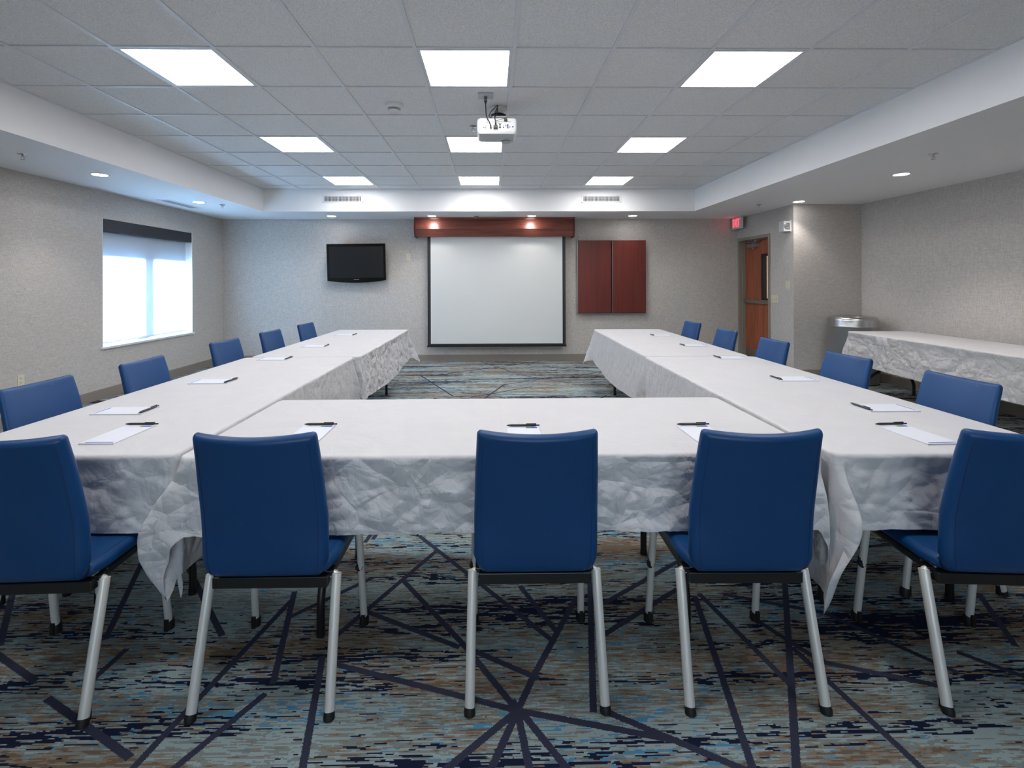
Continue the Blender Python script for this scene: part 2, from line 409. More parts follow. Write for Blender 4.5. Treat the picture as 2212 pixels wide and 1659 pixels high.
# baseboards
def baseboard(name, segs):
    bm = bmesh.new()
    for s in segs: box(bm, *s)
    struct(link(name, bm, M['base']))
bh = 0.105; bt = 0.014
baseboard('baseboard_left', [(XL, XL+bt, YF, YB, 0, bh), (XL, XL+bt*.6, YF, YB, bh, bh+.008)])
baseboard('baseboard_back', [(XL+bt, XD-bt, YB-bt, YB, 0, bh), (XL+bt, XD-bt, YB-bt*.6, YB, bh, bh+.008)])
baseboard('baseboard_door', [(XD-bt, XD, YA, DY0-0.06, 0, bh), (XD-bt, XD, DY1+0.055, YB, 0, bh)])
baseboard('baseboard_alcove', [(XD, XR-bt, YA-bt, YA, 0, bh)])
baseboard('baseboard_right', [(XR-bt, XR, YF, YA, 0, bh), (XR-bt*.6, XR, YF, YA, bh, bh+.008)])
baseboard('baseboard_front', [(XL+bt, XR-bt, YF, YF+bt, 0, bh)])

# window
win = thing('window_1', 'x', 'x'); del win['label']; del win['category']; struct(win)
xo = XL-T
bm = bmesh.new()                        # frame standing in the opening
for a in ((WY0, WY0+0.05, WZ0, WZM), (WY1-0.05, WY1, WZ0, WZM), (WY0, WY1, WZ0, WZ0+0.05), (WY0, WY1, WZM-0.05, WZM), (6.73, 6.93, WZ0, WZM)):
    box(bm, xo-0.07, xo-0.01, *a)
link('window_frame', bm, M['sill'], win)
link('window_glass', B(xo-0.045, xo-0.039, WY0+0.05, WY1-0.05, WZ0+0.05, WZM-0.05), M['glass'], win)
link('window_sill', B(xo+0.0, XL+0.022, WY0-0.03, WY1+0.03, WZ0-0.024, WZ0+0.004), M['sill'], win, bevel=0.004)
bm = bmesh.new()                        # painted reveals
box(bm, xo, XL+0.001, WY0-0.001, WY0+0.006, WZ0, WZ1); box(bm, xo, XL+0.001, WY1-0.006, WY1+0.001, WZ0, WZ1)
link('window_reveal', bm, M['paint'], win)

wn = thing('added_window', 'x', 'x'); del wn['label']; del wn['category']; struct(wn)  # unseen window added behind the camera to light the chair backs
bm = bmesh.new()
for q in ((FA, FA+0.05, WZ0, WZ1), (FB-0.05, FB, WZ0, WZ1), (FA, FB, WZ0, WZ0+0.05), (FA, FB, WZ1-0.05, WZ1), (0.17, 0.23, WZ0, WZ1)):
    box(bm, q[0], q[1], YF-T+0.02, YF-T+0.08, q[2], q[3])
link('window_frame', bm, M['sill'], wn)
link('window_glass', B(FA+0.05, FB-0.05, YF-T+0.04, YF-T+0.046, WZ0+0.05, WZ1-0.05), M['glass'], wn)
link('window_sill', B(FA-0.03, FB+0.03, YF-T+0.08, YF+0.022, WZ0-0.024, WZ0+0.004), M['sill'], wn, bevel=0.004)

sh = thing('roller_shade', 'translucent white roller shade with a charcoal cassette, pulled down over the window', 'window shade', (XL-0.085, (WY0+WY1)/2, WZ0))
H = (WY1-WY0)/2-0.012
link('cassette', B(-0.03, 0.083, -H, H, WZ1-WZ0-0.145, WZ1-WZ0-0.002), M['cassette'], sh, bevel=0.003)
link('shade_fabric', B(-0.0008, 0.0008, -H+0.005, H-0.012, 0.045, WZ1-WZ0-0.10), M['shade'], sh)
link('bottom_rail', B(-0.006, 0.006, -H+0.005, H-0.012, 0.022, 0.047), M['sill'], sh, bevel=0.002)
bm = bmesh.new(); tube(bm, [(0.03, -H+0.012, 0.12), (0.03, -H+0.012, 1.4)], 0.0015, 6); tube(bm, [(0.03, -H+0.03, 0.12), (0.03, -H+0.03, 1.4)], 0.0015, 6)
link('bead_chain', bm, M['white'], sh)

# door
door = thing('door_1', 'x', 'x'); del door['label']; del door['category']; struct(door)
fo = 0.05
bm = bmesh.new()
for (y0, y1, z0, z1) in ((DY0-fo, DY0, 0, DZ+fo), (DY1, DY1+fo, 0, DZ+fo), (DY0, DY1, DZ, DZ+fo)):
    box(bm, XD-0.012, XD+T+0.01, y0, y1, z0, z1)
for (y0, y1, z0, z1) in ((DY0, DY0+0.012, 0, DZ), (DY1-0.012, DY1, 0, DZ), (DY0, DY1, DZ-0.012, DZ)):
    box(bm, XD+0.04, XD+0.095, y0, y1, z0, z1)
link('door_frame', bm, M['frame'], door)
dx0, dx1 = XD+0.098, XD+0.143
LY0, LY1, LZ0, LZ1 = 7.70, 7.90, 1.07, 1.77
bm = bmesh.new()
box(bm, dx0, dx1, DY0+0.003, LY0, 0.008, DZ-0.004); box(bm, dx0, dx1, LY1, DY1-0.003, 0.008, DZ-0.004)
box(bm, dx0, dx1, LY0, LY1, 0.008, LZ0); box(bm, dx0, dx1, LY0, LY1, LZ1, DZ-0.004)
link('door_panel', bm, M['doorwood'], door)
bm = bmesh.new()
for (y0, y1, z0, z1) in ((LY0-0.025, LY0+0.012, LZ0-0.025, LZ1+0.025), (LY1-0.012, LY1+0.025, LZ0-0.025, LZ1+0.025), (LY0, LY1, LZ0-0.025, LZ0+0.012), (LY0, LY1, LZ1-0.012, LZ1+0.025)):
    box(bm, dx0-0.012, dx1+0.012, y0, y1, z0, z1)
link('vision_frame', bm, M['black'], door)
link('vision_glass', B(dx0+0.02, dx0+0.026, LY0, LY1, LZ0, LZ1), M['glass'], door)
bm = bmesh.new(); box(bm, dx0-0.055, dx0-0.022, DY0+0.09, DY1-0.05, 0.995, 1.055); box(bm, dx0-0.03, dx0, DY0+0.06, DY0+0.16, 0.985, 1.065); box(bm, dx0-0.03, dx0, DY1-0.12, DY1-0.04, 0.985, 1.065)
link('panic_bar', bm, M['kick'], door, bevel=0.006)
link('kick_plate', B(dx0-0.002, dx0, DY0+0.02, DY1-0.02, 0.01, 0.225), M['kick'], door)
bm = bmesh.new(); box(bm, dx0-0.05, dx0, 8.03, 8.31, 1.915, 1.975)
lathe(bm, [(0.012, 1.895), (0.012, 1.915)], dx0-0.025, 8.16, 12)
tube(bm, [(dx0-0.025, 8.16, 1.975), (dx0-0.025, 8.16, 1.995)], 0.009, 10)
box(bm, dx0-0.034, dx0-0.016, 8.0, 8.17, 1.992, 2.0); box(bm, dx0-0.08, dx0-0.02, 7.95, 8.02, 1.995, 2.027)
tube(bm, [(dx0-0.03, 8.0, 2.0), (dx0-0.04, 8.3, 2.008)], 0.006, 8)
link('door_closer', bm, M['alu'], door, bevel=0.002)
for z in (0.3, 1.05, 1.8): bm = bmesh.new(); tube(bm, [(dx0-0.006, DY1-0.004, z-0.055), (dx0-0.006, DY1-0.004, z+0.055)], 0.007, 8); link('hinge', bm, M['kick'], door)
# corridor beyond the door glass
bm = bmesh.new(); box(bm, 6.2, 6.3, YA+T, 10.5, 0, ZS); box(bm, XD+T, 6.3, 10.4, 10.5, 0, ZS); box(bm, XD+T, 6.3, YA+T, 10.4, ZS, ZS+0.05)
box(bm, XD+T, 6.3, YB+T, 10.5, -0.1, 0)
struct(link('wall_corridor', bm, M['corridor']))

# ------------------------------------------------------------------ ceiling fixtures
H3 = GP/2-0.014
def make_panel():
    t = thing('ceiling_light', '', 'ceiling light')
    bm = bmesh.new()
    for a in ((-H3, -H3+0.016, -H3, H3), (H3-0.016, H3, -H3, H3), (-H3, H3, -H3, -H3+0.016), (-H3, H3, H3-0.016, H3)):
        box(bm, *a, -0.006, 0.0)
    link('frame', bm, M['grid'], t)
    link('diffuser', B(-H3+0.016, H3-0.016, -H3+0.016, H3-0.016, -0.002, 0.003), M['lamp'], t)
    return t
colname = {-4: 'left', -1: 'centre', 2: 'right'}
rowname = {0: 'nearest', 3: 'middle', 6: 'farthest', -3: 'behind', -6: 'last'}
pan = None
for j in (0, 3, 6, -3):
    for c in (-4, -1, 2):
        loc = (GX0+GP*(c+0.5), GY0+GP*(j+0.5), ZC+0.0115)
        if pan is None: pan = make_panel(); o = pan; o.location = loc
        else: o = dup(pan, loc)
        lab = {(0, -1): 'square lit ceiling panel in front of the projector, largest of the centre column',
               (3, -1): 'square lit ceiling panel partly hidden behind the projector',
               (6, -1): 'small lit ceiling panel above the projection screen, farthest of the centre column'}.get((j, c))
        if lab is None and j >= 0:
            size = {0: 'large nearest', 3: 'middle', 6: 'small farthest'}[j]
            lab = '%s square lit ceiling panel of the %s column' % (size, {-4: 'left-hand', 2: 'right-hand'}[c])
        if j < 0: lab = 'added unseen lit ceiling panel of the %s column, %s the camera' % ({-4: 'left-hand', -1: 'centre', 2: 'right-hand'}[c], {-3: 'just above', -6: 'well behind'}[j])  # this out-of-view row is added for light on the chair backs
        o['label'] = lab; o['group'] = 'square ceiling light panels'

def make_down():
    t = thing('downlight', '', 'downlight')
    bm = bmesh.new(); lathe(bm, [(0.066, -0.001), (0.085, -0.004), (0.088, 0.0), (0.066, 0.004)], 0, 0, 32, False)
    link('trim_ring', bm, M['white'], t, True)
    bm = bmesh.new(); lathe(bm, [(0.066, -0.0015), (0.066, 0.0)], 0, 0, 32)
    link('lens', bm, M['bulb'], t)
    l = bpy.data.lights.new('downlight_lamp', 'SPOT'); l.energy = 6; l.color = (1.0, 0.93, 0.88); l.spot_size = 1.75; l.spot_blend = 0.6; l.shadow_soft_size = 0.06
    lo = bpy.data.objects.new('lamp_bulb', l); COL.objects.link(lo); lo.parent = t; lo.location = (0, 0, -0.012)
    return t
DL = [(-2.60, 8.14, 'lit recessed downlight above the television'), (-0.96, 8.14, 'lit recessed downlight over the left half of the wooden valance'),
      (0.68, 8.14, 'lit recessed downlight over the right half of the wooden valance'), (2.35, 8.14, 'lit recessed downlight above the right edge of the wooden wall cabinet'),
      (4.225, 6.72, 'lit recessed downlight at the outside wall corner near the strobe'), (4.21, 5.01, 'nearest lit recessed downlight in the right-hand soffit'),
      (-3.93, 6.73, 'lit recessed downlight beside the slot grille in the left-hand soffit'), (-3.92, 5.03, 'nearest lit recessed downlight in the left-hand soffit'),
      (4.21, 3.2, 'recessed downlight in the right-hand soffit out of view')]
dn = None
for x, y, lab in DL:
    if dn is None: dn = make_down(); o = dn; o.location = (x, y, ZS)
    else: o = dup(dn, (x, y, ZS))
    o['label'] = lab; o['group'] = 'recessed downlights in the soffit'
    bulb = [k for k in bpy.data.objects if k.parent == o and k.type == 'LIGHT'][0]
    if o is not dn: bulb.data = bulb.data.copy()
    bulb.data.energy = 5 if y > 8 else (10 if x < 0 else (12 if y > 6 else 26))

def make_sprinkler():
    t = thing('fire_sprinkler', '', 'sprinkler')
    bm = bmesh.new(); lathe(bm, [(0.030, 0.004), (0.036, 0.0), (0.034, -0.005), (0.014, -0.012), (0.011, -0.012)], 0, 0, 24)
    link('escutcheon', bm, M['chrome'], t, True)
    bm = bmesh.new(); tube(bm, [(0, 0, -0.012), (0, 0, -0.028)], 0.006, 10)
    tube(bm, smoothpts([(-0.008, 0, -0.02), (-0.014, 0, -0.032), (-0.006, 0, -0.046)], 4), 0.002, 6); tube(bm, smoothpts([(0.008, 0, -0.02), (0.014, 0, -0.032), (0.006, 0, -0.046)], 4), 0.002, 6)
    lathe(bm, [(0.004, -0.044), (0.017, -0.047), (0.017, -0.0485), (0.004, -0.0485)], 0, 0, 16)
    link('sprinkler_head', bm, M['chrome'], t, True)
    return t
SP = [(-3.93, 4.22, ZS, 'chrome sprinkler in the left-hand soffit, nearest the left edge of the photo'), (-3.72, 6.93, ZS, 'chrome sprinkler beside the far downlight of the left-hand soffit'),
      (-0.23, 8.16, ZS, 'chrome sprinkler centred above the wooden screen valance'), (3.81, 6.96, ZS, 'chrome sprinkler in the right-hand soffit near the exit sign'),
      (3.80, 4.19, ZS, 'chrome sprinkler beside the nearest downlight of the right-hand soffit'), (-0.156, 4.55, ZC+0.010, 'chrome sprinkler hanging from the ceiling tile left of the projector')]
sp = None
for x, y, z, lab in SP:
    if sp is None: sp = make_sprinkler(); o = sp; o.location = (x, y, z)
    else: o = dup(sp, (x, y, z))
    o['label'] = lab; o['group'] = 'fire sprinklers'

def make_vent():
    t = thing('air_vent', '', 'air vent')
    bm = bmesh.new(); w, h = 0.31, 0.058
    for a in ((-w, -w+0.033, -h, h), (w-0.033, w, -h, h), (-w, w, -h, -h+0.022), (-w, w, h-0.022, h)): box(bm, a[0], a[1], -0.008, 0.0, a[2], a[3])
    link('frame', bm, M['vent'], t)
    link('backing', B(-w+0.033, w-0.033, -0.001, 0.001, -h+0.022, h-0.022), M['dark'], t)
    bm = bmesh.new()
    n = 26
    for k in range(1, n):
        x = -w+0.033+(2*w-0.066)*k/n; box(bm, x-0.0022, x+0.0022, -0.006, -0.002, -h+0.022, h-0.022)
    for k in range(1, 4):
        z = -h+0.022+(2*h-0.044)*k/4; box(bm, -w+0.033, w-0.033, -0.007, -0.003, z-0.0018, z+0.0018)
    link('louvres', bm, M['vent'], t)
    for x in (-0.24, 0, 0.24):
        for z in (-h+0.01, h-0.01): bm = bmesh.new(); tube(bm, [(x, -0.0095, z), (x, -0.007, z)], 0.004, 8); link('screw', bm, M['ivorydark'], t)
    return t
v1 = make_vent(); v1.location = (-2.253, IB, 2.631); v1['label'] = 'white louvred air vent on the soffit face above the television'; v1['group'] = 'soffit air vents'
dup(v1, (1.708, IB, 2.629), 0, 'white louvred air vent on the soffit face above the wooden wall cabinet', 'soffit air vents')

t = thing('slot_grille', 'long narrow slotted grille in the underside of the left-hand soffit above the window', 'air vent', (-4.27, 6.88, ZS))
bm = bmesh.new()
for a in ((-0.09, -0.06, -0.36, 0.36), (0.06, 0.09, -0.36, 0.36), (-0.06, 0.06, -0.36, -0.33), (-0.06, 0.06, 0.33, 0.36)): box(bm, *a, -0.005, 0)
link('frame', bm, M['paint'], t)
bm = bmesh.new()
for k in range(6): x = -0.05+0.02*k; box(bm, x-0.006, x+0.006, -0.33, 0.33, -0.004, -0.001)
link('slats', bm, M['greywhite'], t)
link('backing', B(-0.06, 0.06, -0.33, 0.33, -0.001, 0), M['dark'], t)

t = thing('smoke_detector', 'round white smoke detector on the ceiling tile left of the projector', 'smoke detector', (-0.775, 4.01, ZC+0.012))
bm = bmesh.new(); lathe(bm, [(0.076, 0), (0.076, -0.012), (0.070, -0.022), (0.060, -0.026), (0.056, -0.034)], 0, 0, 36)
link('base', bm, M['white'], t, True)
bm = bmesh.new(); lathe(bm, [(0.050, -0.034), (0.046, -0.048)], 0, 0, 36); link('chamber', bm, M['black'], t, True)
bm = bmesh.new(); lathe(bm, [(0.052, -0.040), (0.053, -0.042), (0.049, -0.044)], 0, 0, 36, False)
lathe(bm, [(0.047, -0.047), (0.045, -0.056), (0.030, -0.062), (0.01, -0.063)], 0, 0, 36); link('cap', bm, M['white'], t, True)

# projector ----------------------------------------------------------
PX, PY, PZ = 0.055, 4.03, 2.525
t = thing('ceiling_projector', 'white ceiling-mounted projector with black cables plugged into its back', 'projector', (PX, PY, PZ))
bm = bmesh.new()
w, d0, d1, hh = 0.158, -0.125, 0.12, 0.125
for (z, s, yo) in ((0, 0.93, 0.012), (0.012, 0.985, 0.0), (0.10, 1.0, 0), (0.118, 0.98, 0.004), (hh, 0.90, 0.014)):
    pass
prof = [(0.0, 0.93, 0.014), (0.014, 0.985, 0.003), (0.04, 1.0, 0), (0.10, 0.995, 0), (0.118, 0.97, 0.005), (0.126, 0.90, 0.016)]
rings = []
for z, s, ins in prof:
    ring = []
    W = w*s; Y0 = d0+ins; Y1 = d1-ins; rc = 0.022
    for (cx_, cy_, a0) in ((W-rc, Y1-rc, 0), (-W+rc, Y1-rc, 90), (-W+rc, Y0+rc, 180), (W-rc, Y0+rc, 270)):
        for k in range(5):
            a = math.radians(a0+k*22.5); ring.append(bm.verts.new((cx_+rc*math.cos(a), cy_+rc*math.sin(a)-(0.01*(1-(cx_/w)**2) if a0 >= 180 else 0), z)))
    rings.append(ring)
for A, C in zip(rings, rings[1:]):
    for k in range(20): bm.faces.new((A[k], A[(k+1) % 20], C[(k+1) % 20], C[k]))
bm.faces.new(rings[0]); bm.faces.new(rings[-1])
link('housing', bm, M['white'], t, True)
link('underside_panel', B(-0.135, 0.135, -0.095, 0.10, -0.004, 0.002), M['greywhite'], t, bevel=0.003)
bm = bmesh.new(); lathe(bm, [(0.034, -0.003), (0.040, -0.012), (0.036, -0.02), (0.0, -0.024)], 0.075, 0.068, 28); link('lens_housing', bm, M['greywhite'], t, True)
yb = d0-0.0035
bm = bmesh.new()
for (x, z, a, b) in ((-0.104, 0.046, .006, .006), (-0.089, 0.046, .003, .012), (0.022, 0.066, .010, .007), (0.022, 0.048, .013, .009), (0.051, 0.047, .006, .006), (0.05, 0.062, .003, .004), (0.069, 0.062, .004, .008), (0.084, 0.062, .005, .005), (0.084, 0.049, .005, .005), (0.1, 0.05, .005, .005), (-0.078, 0.105, .003, .005)):
    box(bm, x-a*.65, x+a*.65, yb-0.004, yb+0.006, z-b*.65, z+b*.65)
lathe(bm, [(0.0055, 0), (0.0055, 0.01)], 0, 0, 14)
bmesh.ops.transform(bm, matrix=Matrix.Translation((0.124, yb-0.002, 0.052)) @ Matrix.Rotation(-PI/2, 4, 'X'), verts=bm.verts[-28:])
box(bm, -0.115, -0.072, yb-0.001, yb+0.003, 0.087, 0.0885); box(bm, -0.045, 0.11, yb-0.001, yb+0.003, 0.089, 0.0905)
link('ports', bm, M['black'], t)
link('green_port_label', B(0.006, 0.037, yb-0.003, yb+0.004, 0.074, 0.078), M['green'], t)
link('blue_port_label', B(0.079, 0.089, yb-0.0025, yb+0.004, 0.040, 0.072), M['stripe'], t)
bm = bmesh.new()
lathe(bm, [(0.075, ZC-PZ+0.010), (0.075, ZC-PZ+0.004), (0.05, ZC-PZ-0.012), (0.035, ZC-PZ-0.03)], 0.012, 0.06, 28)
tube(bm, [(0.012, 0.06, ZC-PZ-0.03), (0.012, 0.06, 0.15)], 0.016, 14)
box(bm, -0.05, 0.08, 0.02, 0.10, 0.175, 0.188)
link('ceiling_mount', bm, M['white'], t, True, bevel=0.002)
bm = bmesh.new()
box(bm, -0.06, 0.085, -0.01, 0.11, 0.140, 0.146)
for x, y in ((-0.075, -0.04), (0.075, -0.04), (-0.075, 0.09), (0.075, 0.09)):
    tube(bm, [(x*0.6, y*0.6+0.02, 0.143), (x, y, 0.143), (x, y, 0.122)], 0.0045, 8)
lathe(bm, [(0.045, 0.208), (0.064, 0.202), (0.05, 0.192)], 0.012, 0.05, 24)
link('mount_bracket', bm, M['blacksteel'], t, True)
def cable(name, pts, r=0.0042):
    bm = bmesh.new(); tube(bm, smoothpts(pts, 7), r, 8); return link(name, bm, M['black'], t, True)
zt = ZC-PZ+0.008
cable('power_cable', [(-0.089, -0.212, zt-0.045), (-0.088, -0.20, 0.17), (-0.082, -0.16, 0.12), (-0.062, -0.165, 0.08), (-0.05, yb-0.018, 0.05)])
cable('signal_cable', [(0.0, -0.02, zt), (-0.045, -0.05, 0.20), (-0.062, -0.09, 0.155), (-0.05, -0.13, 0.125), (-0.02, -0.15, 0.15), (0.0, -0.10, 0.21), (0.01, -0.02, zt)], 0.003)
cable('signal_cable', [(0.005, -0.02, zt), (0.0, -0.1, 0.17), (-0.018, -0.15, 0.12), (-0.012, -0.155, 0.085), (-0.012, yb-0.018, 0.06)])
cable('audio_cable', [(-0.012, -0.15, 0.09), (0.03, -0.145, 0.105), (0.06, -0.13, 0.12)], 0.002)
for q in ((-0.028, 0.004, yb-0.02, yb+0.002, 0.036, 0.060), (-0.019, -0.005, yb-0.024, yb-0.01, 0.06, 0.078), (-0.056, -0.044, yb-0.022, yb+0.002, 0.038, 0.056), (0.055, 0.078, -0.14, -0.118, 0.095, 0.118)):
    link('plug', B(*q), M['black'], t, bevel=0.002)
link('status_light', B(-0.056, -0.051, d0+0.014, d0+0.018, -0.0045, -0.003), M['exitred'], t)
t2 = thing('ceiling_outlet', 'pale square power outlet on the ceiling tile, with the projector plug in it', 'power outlet', (-0.034, 3.80, ZC+0.012))
link('plate', B(-0.057, 0.057, -0.057, 0.057, -0.012, 0), M['greywhite'], t2, bevel=0.003)
bm = bmesh.new(); box(bm, -0.012, 0.012, -0.005, 0.025, -0.045, -0.012); tube(bm, [(0, 0.012, -0.045), (0, 0.016, -0.065)], [0.009, 0.005], 10)
link('plug', bm, M['black'], t2, bevel=0.003)

# ------------------------------------------------------------------ far wall
t = thing('screen_valance', 'long cherry wood valance boxing the projection screen roller', 'valance', (0.07, YB, 0))
bm = bmesh.new(); prism(bm, [(0, ZS), (-0.23, ZS), (-0.23, 2.418), (-0.205, 2.412), (-0.205, 2.405), (-0.265, 2.245), (-0.215, 2.122), (-0.15, 2.122), (-0.15, 2.15), (0, 2.15)], -1.315, 1.315)
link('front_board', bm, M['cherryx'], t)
for s in (-1, 1):
    bm = bmesh.new(); prism(bm, [(0, ZS), (-0.24, ZS), (-0.24, 2.405), (-0.278, 2.245), (-0.226, 2.108), (0, 2.108)], s*1.315, s*1.343)
    link('end_board', bm, M['cherry'], t)
t = thing('projection_screen', 'white pull-down projection screen with black borders under the wooden valance', 'projection screen', (0.103, 8.38, 0))
link('screen_fabric', B(-1.115, 1.115, -0.001, 0.001, 0.315, 2.16), M['screen'], t)
bm = bmesh.new()
box(bm, -1.168, -1.115, -0.0012, 0.0012, 0.288, 2.16); box(bm, 1.115, 1.168, -0.0012, 0.0012, 0.288, 2.16); box(bm, -1.115, 1.115, -0.0012, 0.0012, 0.288, 0.315)
link('border', bm, M['screenblack'], t)
bm = bmesh.new(); tube(bm, [(-1.2, 0.03, 2.20), (1.2, 0.03, 2.20)], 0.035, 16); link('roller', bm, M['white'], t, True)
for s in (-1, 1): link('roller_bracket', B(s*1.2-0.01, s*1.2+0.01, -0.02, 0.14, 2.16, 2.26), M['blacksteel'], t)
bm = bmesh.new(); box(bm, -1.172, 1.172, -0.012, 0.012, 0.275, 0.300); box(bm, -1.182, 1.182, -0.015, 0.015, 0.262, 0.275)
link('weight_bar', bm, M['black'], t)

t = thing('wall_cabinet', 'cherry wood presentation cabinet with two closed doors, hung right of the screen', 'cabinet', (2.067, YB, 0.825))
w, h = 0.583, 1.236
bm = bmesh.new(); box(bm, -w+0.006, w-0.006, -0.085, 0, 0.006, h-0.006)
link('body', bm, M['cherry'], t)
for s in (-1, 1):
    x0, x1 = sorted((s*0.012, s*w))
    d = link('door', B(x0, x1, -0.112, -0.088, 0, h), M['cherry'], t, bevel=0.002)
    xe = -w if s < 0 else 0.012
    e = link('edge_strip', B(xe-0.007, xe, -0.114, -0.086, 0, h), M['alu'], d)
link('bottom_rail', B(-w, w, -0.10, -0.02, -0.006, 0.0), M['black'], t)
link('door_gap_shade', B(-0.012, 0.005, -0.087, -0.084, 0, h), M['dark'], t)  # dark strip stands in for shade in the gap between the doors

# television
t = thing('television', 'black flat-panel television mounted on the far wall', 'television', (-2.253, 8.375, 1.69), 0)
t.rotation_euler = (0.05, -0.010, 0.0)
w = 0.492; zt_, zb = 0.318, -0.30
bm = bmesh.new()
prismp = []
n = 16
out = [(-w, zt_), (w, zt_)] + [(w-(2*w)*k/n, zb-0.038*(1-(2*k/n-1)**2)) for k in range(n+1)]
f = [bm.verts.new((x, -0.035, z)) for x, z in out]; b = [bm.verts.new((x*0.98, 0.02, z*0.98)) for x, z in out]
bm.faces.new(f); bm.faces.new(b)
for i in range(len(out)): j = (i+1) % len(out); bm.faces.new((f[i], f[j], b[j], b[i]))
link('bezel', bm, M['tvgloss'], t, bevel=0.003)
link('screen_panel', B(-w+0.045, w-0.038, -0.0375, -0.034, zb+0.045, zt_-0.048), M['tvscreen'], t)
link('back_cover', B(-0.36, 0.36, 0.02, 0.06, -0.22, 0.22), M['black'], t, bevel=0.01)
link('wall_bracket', B(-0.2, 0.2, 0.06, 0.142, -0.08, 0.08), M['blacksteel'], t)
bm = bmesh.new()
for k, hgt in enumerate((.006, .007, .009, .008)): box(bm, -0.05+k*0.011, -0.043+k*0.011, -0.0385, -0.035, zb+0.012, zb+0.012+hgt)
tube(bm, [(0.005, -0.0385, zb+0.018), (0.005, -0.035, zb+0.018)], 0.0075, 14)
for k in range(2): box(bm, 0.018+k*0.012, 0.027+k*0.012, -0.0385, -0.035, zb+0.012, zb+0.021)
link('maker_mark', bm, M['greywhite'], t)

# wall plates
def duplex(name, label, loc, rz):
    t = thing(name, label, 'power outlet', loc, rz)
    link('plate', B(-0.035, 0.035, -0.005, 0, -0.057, 0.057), M['ivory'], t, bevel=0.002)
    for z in (-0.021, 0.021): link('receptacle', B(-0.016, 0.016, -0.007, -0.004, z-0.014, z+0.014), M['ivory'], t, bevel=0.002)
    bm = bmesh.new()
    for z in (-0.021, 0.021):
        box(bm, -0.008, -0.005, -0.0078, -0.0065, z-0.002, z+0.008); box(bm, 0.005, 0.008, -0.0078, -0.0065, z-0.002, z+0.008); box(bm, -0.002, 0.002, -0.0078, -0.0065, z-0.009, z-0.005)
    link('slots', bm, M['ivorydark'], t)
duplex('power_outlet', 'ivory power outlet on the far wall between the television and the screen', (-1.41, YB, 1.792), 0)
duplex('power_outlet', 'ivory power outlet low on the left wall near the nearest blue chair', (XL, 4.88, 0.41), PI/2)
t = thing('light_switch', 'ivory triple light switch plate right of the door', 'light switch', (XD, 7.40, 1.088), -PI/2)
link('plate', B(-0.082, 0.082, -0.006, 0, -0.058, 0.058), M['ivory'], t, bevel=0.002)
for x in (-0.046, 0, 0.046):
    link('toggle', B(x-0.005, x+0.005, -0.014, -0.005, -0.012, 0.010), M['ivory'], t, bevel=0.001)
    link('toggle_slot', B(x-0.007, x+0.007, -0.0068, -0.005, -0.014, 0.012), M['ivorydark'], t)
    for z in (-0.03, 0.03): bm = bmesh.new(); tube(bm, [(x, -0.0075, z), (x, -0.005, z)], 0.003, 8); link('screw', bm, M['ivorydark'], t)
t = thing('wall_control', 'narrow ivory wall control with three buttons above the light switch', 'wall control', (XD, 7.06, 1.30), -PI/2)
link('plate', B(-0.05, 0.05, -0.006, 0, -0.062, 0.062), M['ivory'], t, bevel=0.002)
for z in (-0.045, 0, 0.045): bm = bmesh.new(); tube(bm, [(0, -0.0085, z), (0, -0.005, z)], 0.006, 10); link('button', bm, M['ivorydark'], t)

def text_mesh(body, size, depth):
    c = bpy.data.curves.new('txt', 'FONT'); c.body = body; c.size = size; c.extrude = depth; c.align_x = 'CENTER'; c.align_y = 'CENTER'
    o = bpy.data.objects.new('txt', c); COL.objects.link(o)
    bpy.context.view_layer.update()
    me = bpy.data.meshes.new_from_object(o.evaluated_get(bpy.context.evaluated_depsgraph_get()))
    bpy.data.objects.remove(o); bpy.data.curves.remove(c)
    b = bmesh.new(); b.from_mesh(me); bpy.data.meshes.remove(me); return b

t = thing('exit_sign', 'lit red EXIT sign hung from the soffit beside the door', 'exit sign', (4.175, 8.31, 2.34), -PI/2)
bm = B(-0.152, 0.152, -0.022, 0.022, -0.102, 0.092); link('housing', bm, M['white'], t, bevel=0.003)
link('canopy', B(-0.06, 0.06, -0.03, 0.03, 0.092, 0.102), M['greywhite'], t)
for (rz, name) in ((0, 'exit_letters'),):
    b = text_mesh('EXIT', 0.2, 0.002); xform(b, Matrix.Translation((0, -0.024, -0.005)) @ Matrix.Rotation(PI/2, 4, 'X') @ Matrix.Diagonal((0.56, 0.95, 1, 1)))
    for v in b.verts: pass
    link(name, b, M['exitred'], t)
for z in (-0.07, 0.065): bm = bmesh.new(); tube(bm, [(0.155, 0.0, z), (0.152, 0.0, z)], 0.004, 8); link('screw', bm, M['dark'], t)

t = thing('fire_strobe', 'white fire alarm horn strobe on the wall right of the exit sign', 'fire alarm', (XD, 7.05, 2.14), -PI/2)
link('housing', B(-0.065, 0.055, -0.10, 0, -0.072, 0.072), M['white'], t, bevel=0.004)
bm = bmesh.new(); tube(bm, [(0.0555, -0.048, 0.0), (0.061, -0.048, 0.0)], [0.05, 0.042], 24); link('strobe_lens', bm, M['chrome'], t, True)
bm = bmesh.new()
for k in range(5): box(bm, 0.056, 0.0635, -0.085, -0.012, -0.045+k*0.021, -0.040+k*0.021)
link('horn_slots', bm, M['greywhite'], t)
link('mounting_plate', B(0.055, 0.068, -0.012, 0, -0.075, 0.08), M['white'], t)

